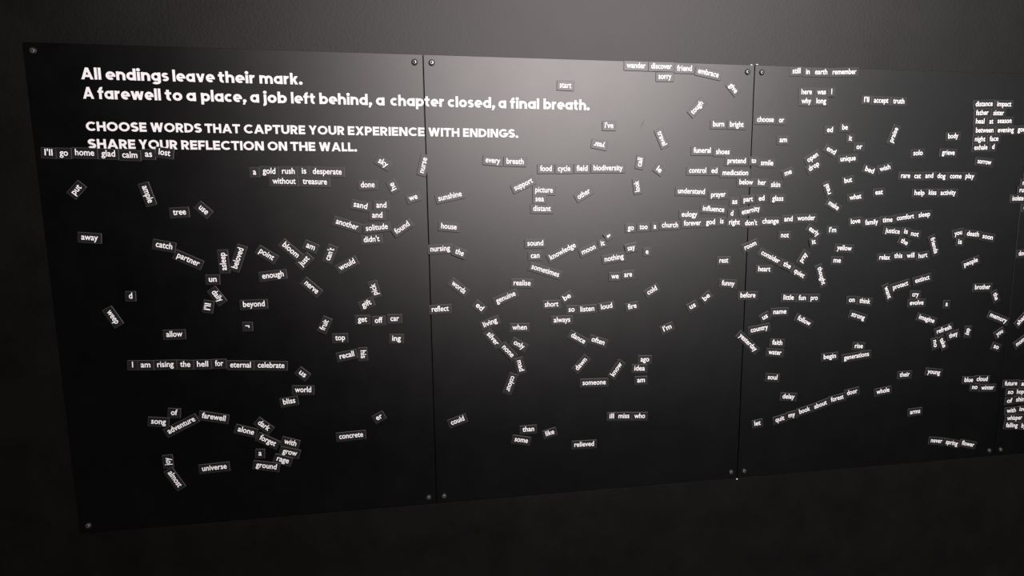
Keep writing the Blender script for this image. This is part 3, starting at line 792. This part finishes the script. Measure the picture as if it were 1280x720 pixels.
('you', 2.5014, 1.4778, 0.1936, 0.0261, 'small black magnet with white word "you", just left of "death"'),
('death', 2.5534, 1.4738, -0.0915, 0.0427, 'small black magnet with white word "death", set level on the right-hand panel'),
('soon', 2.6068, 1.4642, -0.1626, 0.0373, 'small black magnet with white word "soon", tilted slightly down on the right-hand panel'),
('is', 2.5105, 1.4506, -0.0172, 0.0138, ''),
('people', 2.5556, 1.3874, 0.3219, 0.0488, 'small black magnet with white word "people", tilted slightly up on the right-hand panel'),
('down', 2.7423, 1.4108, 0.0283, 0.0344, ''),
('cold', 1.5246, 1.3309, 0.5113, 0.0305, 'small black magnet with white word "cold", slanting upward on the middle panel'),
('us', 1.6477, 1.2823, 0.4474, 0.0189, ''),
('be', 1.6895, 1.3065, 0.7412, 0.0222, ''),
("I'm", 1.5728, 1.2212, 0.3829, 0.0252, 'small black magnet with white word "I\'m", just above "ago"'),
('ago', 1.5074, 1.1317, -0.029, 0.0257, 'small black magnet with white word "ago", set level on the middle panel'),
('idea', 1.4921, 1.106, -0.0518, 0.0316, 'small black magnet with white word "idea", set level on the middle panel'),
('am', 1.4971, 1.071, -0.0094, 0.0231, ''),
('funny', 1.7547, 1.3441, -0.093, 0.0399, 'small black magnet with white word "funny", set level on the middle panel'),
('before', 1.8178, 1.3074, -0.0205, 0.0469, 'small black magnet with white word "before", set level on the right-hand panel'),
('little', 1.9477, 1.2966, -0.0322, 0.0332, 'small black magnet with white word "little", set level on the right-hand panel'),
('fun', 1.9915, 1.2942, -0.0323, 0.0231, ''),
('pro', 2.0306, 1.2929, -0.0323, 0.0227, ''),
('us', 1.8749, 1.2422, 0.4447, 0.0172, ''),
('name', 1.9218, 1.2553, 0.0022, 0.0417, 'small black magnet with white word "name", set level on the right-hand panel'),
('follow', 2.0018, 1.2253, -0.4693, 0.0463, 'small black magnet with white word "follow", slanting downward on the right-hand panel'),
('country', 1.8586, 1.2069, 0.1555, 0.0546, 'small black magnet with white word "country", tilted slightly up on the right-hand panel'),
('yesterday', 1.8244, 1.1675, -0.744, 0.0722, 'long black magnet with white word "yesterday", slanting downward on the right-hand panel'),
('faith', 1.9185, 1.1623, -0.0944, 0.0325, 'small black magnet with white word "faith", set level on the right-hand panel'),
('water', 1.9127, 1.1328, -0.1119, 0.0419, 'small black magnet with white word "water", set level on the right-hand panel'),
('soul', 1.9089, 1.0568, -0.1073, 0.031, 'small black magnet with white word "soul", set level on the right-hand panel'),
('begin', 2.0943, 1.1118, 0.0594, 0.0409, 'small black magnet with white word "begin", set level on the right-hand panel'),
('on', 2.1554, 1.2829, -0.0328, 0.0191, ''),
('think', 2.1994, 1.2774, -0.137, 0.0366, 'small black magnet with white word "think", tilted slightly down on the right-hand panel'),
('rise', 2.1899, 1.1397, -0.0658, 0.0273, ''),
('generations', 2.1842, 1.1092, 0.1103, 0.0844, 'long black magnet with white word "generations", set level on the right-hand panel'),
('their', 2.3562, 1.0413, 0.0116, 0.035, 'small black magnet with white word "their", set level on the right-hand panel'),
('want', 2.2744, 1.3024, -1.1709, 0.0389, 'small black magnet with white word "want", on end, reading down on the right-hand panel'),
('protect', 2.3167, 1.3223, 0.261, 0.0523, 'small black magnet with white word "protect", tilted slightly up on the right-hand panel'),
('extinct', 2.3902, 1.3393, 0.2238, 0.0495, 'small black magnet with white word "extinct", tilted slightly up on the right-hand panel'),
('cry', 2.371, 1.2926, -0.0313, 0.0226, ''),
('evolve', 2.3774, 1.2666, 0.0014, 0.0472, 'small black magnet with white word "evolve", set level on the right-hand panel'),
('imagine', 2.4176, 1.2149, -0.2855, 0.0569, 'small black magnet with white word "imagine", tilted slightly down on the right-hand panel'),
('strong', 2.18, 1.2328, -0.3037, 0.0466, 'small black magnet with white word "strong", tilted slightly down on the right-hand panel'),
('brother', 2.6064, 1.3082, 0.0011, 0.0551, 'small black magnet with white word "brother", set level on the right-hand panel'),
('a', 2.4833, 1.2594, -0.0339, 0.0114, ''),
('young', 2.4593, 1.0441, -0.141, 0.0456, 'small black magnet with white word "young", tilted slightly down on the right-hand panel'),
('blue', 2.5888, 1.0113, -0.0551, 0.0315, ''),
('cloud', 2.6381, 1.0115, -0.0548, 0.0403, 'small black magnet with white word "cloud", set level on the right-hand panel'),
('no', 2.6136, 0.9866, -0.0571, 0.0198, ''),
('winter', 2.6618, 0.982, -0.0323, 0.0471, 'small black magnet with white word "winter", set level on the right-hand panel'),
('refresh', 2.4821, 1.1796, 0.2719, 0.0515, 'small black magnet with white word "refresh", tilted slightly up on the right-hand panel'),
('they', 2.5171, 1.1606, 0.3093, 0.0308, 'small black magnet with white word "they", tilted slightly up on the right-hand panel'),
('no', 2.4544, 1.1363, -1.3203, 0.0233, ''),
('take', 2.4797, 1.1378, -1.0909, 0.0319, 'small black magnet with white word "take", on end, reading down on the right-hand panel'),
('day', 2.5689, 1.1691, -1.6013, 0.0226, ''),
('the', 2.6564, 1.2784, -1.1246, 0.0238, ''),
('memory', 2.6753, 1.2086, -0.3621, 0.067, 'small black magnet with white word "memory", slanting downward on the right-hand panel'),
('you', 2.6851, 1.1605, 0.5689, 0.0244, ''),
('so', 2.6781, 1.1154, -0.3346, 0.019, ''),
('share', 2.7646, 1.2021, 0.8074, 0.0461, ''),
('moment', 2.7757, 1.1339, 0.591, 0.0569, ''),
('mind', 2.7268, 1.628, 0.0274, 0.0289, ''),
('ruin', 2.7161, 1.6058, 0.0206, 0.0279, ''),
('isolate', 2.7013, 1.5807, 0.0027, 0.04, 'small black magnet with white word "isolate", set level on the right-hand panel'),
('on', 2.7353, 1.5527, 0.0366, 0.0191, ''),
('future', 2.7478, 0.9909, -0.0282, 0.0464, 'small black magnet with white word "future", set level on the farthest right panel'),
('air', 2.7999, 0.9874, -0.0171, 0.0266, ''),
('so', 2.75, 0.9622, -0.0459, 0.0207, ''),
('hope', 2.7907, 0.9608, -0.0432, 0.0342, ''),
('of', 2.7496, 0.9329, -0.0081, 0.0197, ''),
('shine', 2.7954, 0.935, -0.018, 0.043, ''),
('with', 2.7599, 0.8995, 0.0137, 0.0339, ''),
('love', 2.8047, 0.9017, -0.0242, 0.0268, ''),
('whisper', 2.7759, 0.8735, -0.0197, 0.057, 'small black magnet with white word "whisper", set level on the farthest right panel'),
('falling', 2.7682, 0.8489, -0.0681, 0.0449, 'small black magnet with white word "falling", set level on the farthest right panel'),
('by', 2.8141, 0.8444, -0.0682, 0.0166, ''),
('miss', 1.4474, 0.967, -0.0491, 0.0327, 'small black magnet with white word "miss", set level on the middle panel'),
('who', 1.4951, 0.9639, -0.0489, 0.0325, 'small black magnet with white word "who", set level on the middle panel'),
('let', 1.8672, 0.9167, 0.1311, 0.0197, ''),
('delay', 1.9648, 0.994, -0.1017, 0.0397, 'small black magnet with white word "delay", set level on the right-hand panel'),
('quit', 1.9402, 0.9252, 0.2202, 0.0297, 'small black magnet with white word "quit", tilted slightly up on the right-hand panel'),
('my', 1.9787, 0.9356, 0.1669, 0.0219, ''),
('book', 2.0197, 0.9484, 0.2514, 0.0362, 'small black magnet with white word "book", tilted slightly up on the right-hand panel'),
('about', 2.0731, 0.9622, 0.299, 0.043, 'small black magnet with white word "about", tilted slightly up on the right-hand panel'),
('forest', 2.1272, 0.9795, 0.2078, 0.0425, 'small black magnet with white word "forest", tilted slightly up on the right-hand panel'),
('door', 2.1781, 0.9959, 0.1831, 0.0354, 'small black magnet with white word "door", tilted slightly up on the right-hand panel'),
('whole', 2.2845, 0.9931, 0.135, 0.0445, 'small black magnet with white word "whole", tilted slightly up on the right-hand panel'),
('arms', 2.4042, 0.9187, 0.0652, 0.0361, 'small black magnet with white word "arms", set level on the right-hand panel'),
('never', 2.4917, 0.8164, -0.1434, 0.0419, 'small black magnet with white word "never", tilted slightly down on the right-hand panel'),
('spring', 2.5486, 0.8054, -0.2311, 0.0455, 'small black magnet with white word "spring", tilted slightly down on the right-hand panel'),
('flower', 2.6073, 0.7978, -0.2382, 0.0476, 'small black magnet with white word "flower", tilted slightly down on the right-hand panel')
]

def corners(m, L, shrink=.0012):
    c, s = math.cos(m[3]), math.sin(m[3])
    hx, hz = L / 2 - shrink, MH / 2 - shrink
    return [(m[1] + a * hx * c - b * hz * s, m[2] + a * hx * s + b * hz * c) for a, b in ((-1, -1), (1, -1), (1, 1), (-1, 1))]
def overlap(A, B):
    for P, Q in ((A, B), (B, A)):
        for i in range(4):
            nx, nz = P[(i + 1) % 4][1] - P[i][1], P[i][0] - P[(i + 1) % 4][0]
            pa = [x * nx + z * nz for x, z in P]
            qa = [x * nx + z * nz for x, z in Q]
            if max(pa) < min(qa) or max(qa) < min(pa):
                return False
    return True

done = []
rest_v, rest_f, rest_m = [], [], []
for m in MAGNETS:
    w, x, z, ang, wl, label = m
    tv, tf, tw, _ = text_geo(w)
    # single letters keep their own width; longer words are set to the measured length
    sx = FS * .86 if len(w) < 2 else max(FS * .62, min(FS * 1.12, wl / tw))
    L = max(.024, tw * sx + 2 * MARG)
    q = corners(m, L)
    lev = 0
    for q2, l2 in done:
        if abs(q2[0][0] - q[0][0]) < .2 and overlap(q, q2):
            lev = max(lev, l2 + 1)
    done.append((q, lev))
    base = -.00042 - lev * (MT + .0002)
    gv, gf = magnet_geo(L)
    zo = .0052                            # half the x-height below the magnet's middle
    tvs = [(a * sx, -MT - .00008, c * FS - zo) for a, b, c in tv]
    if label:
        o = link('word_magnet', mesh('word_magnet', gv, gf), None, [M_MAGNET, M_RIM])
        for p_ in o.data.polygons[2:]:
            p_.material_index = 1
        o.location = (x, base, z)
        o.rotation_euler = (0, -ang, 0)
        tag(o, label, 'magnet', 'magnetic words on the panels')
        link('printed_word', mesh('printed_word', tvs, [f[::1] for f in tf]), o, [M_PRINT])
    else:
        c, s = math.cos(ang), math.sin(ang)
        for vv, ff, mi in ((gv, gf, 0), (tvs, tf, 1)):
            b = len(rest_v)
            rest_v += [(x + a * c - k * s, base + y, z + a * s + k * c) for a, y, k in vv]
            rest_f += [tuple(b + i for i in f) for f in ff]
            rest_m += [0, 0] + [2] * (len(ff) - 2) if mi == 0 else [1] * len(ff)
me = mesh('small_word_magnets', rest_v, rest_f)
o = link('word_magnets_remaining', me, None, [M_MAGNET, M_PRINT, M_RIM])
for p_, mi in zip(me.polygons, rest_m):
    p_.material_index = mi
tag(o, 'the smallest black word magnets, short words scattered mostly over the right-hand panels', 'magnets', None, 'stuff')
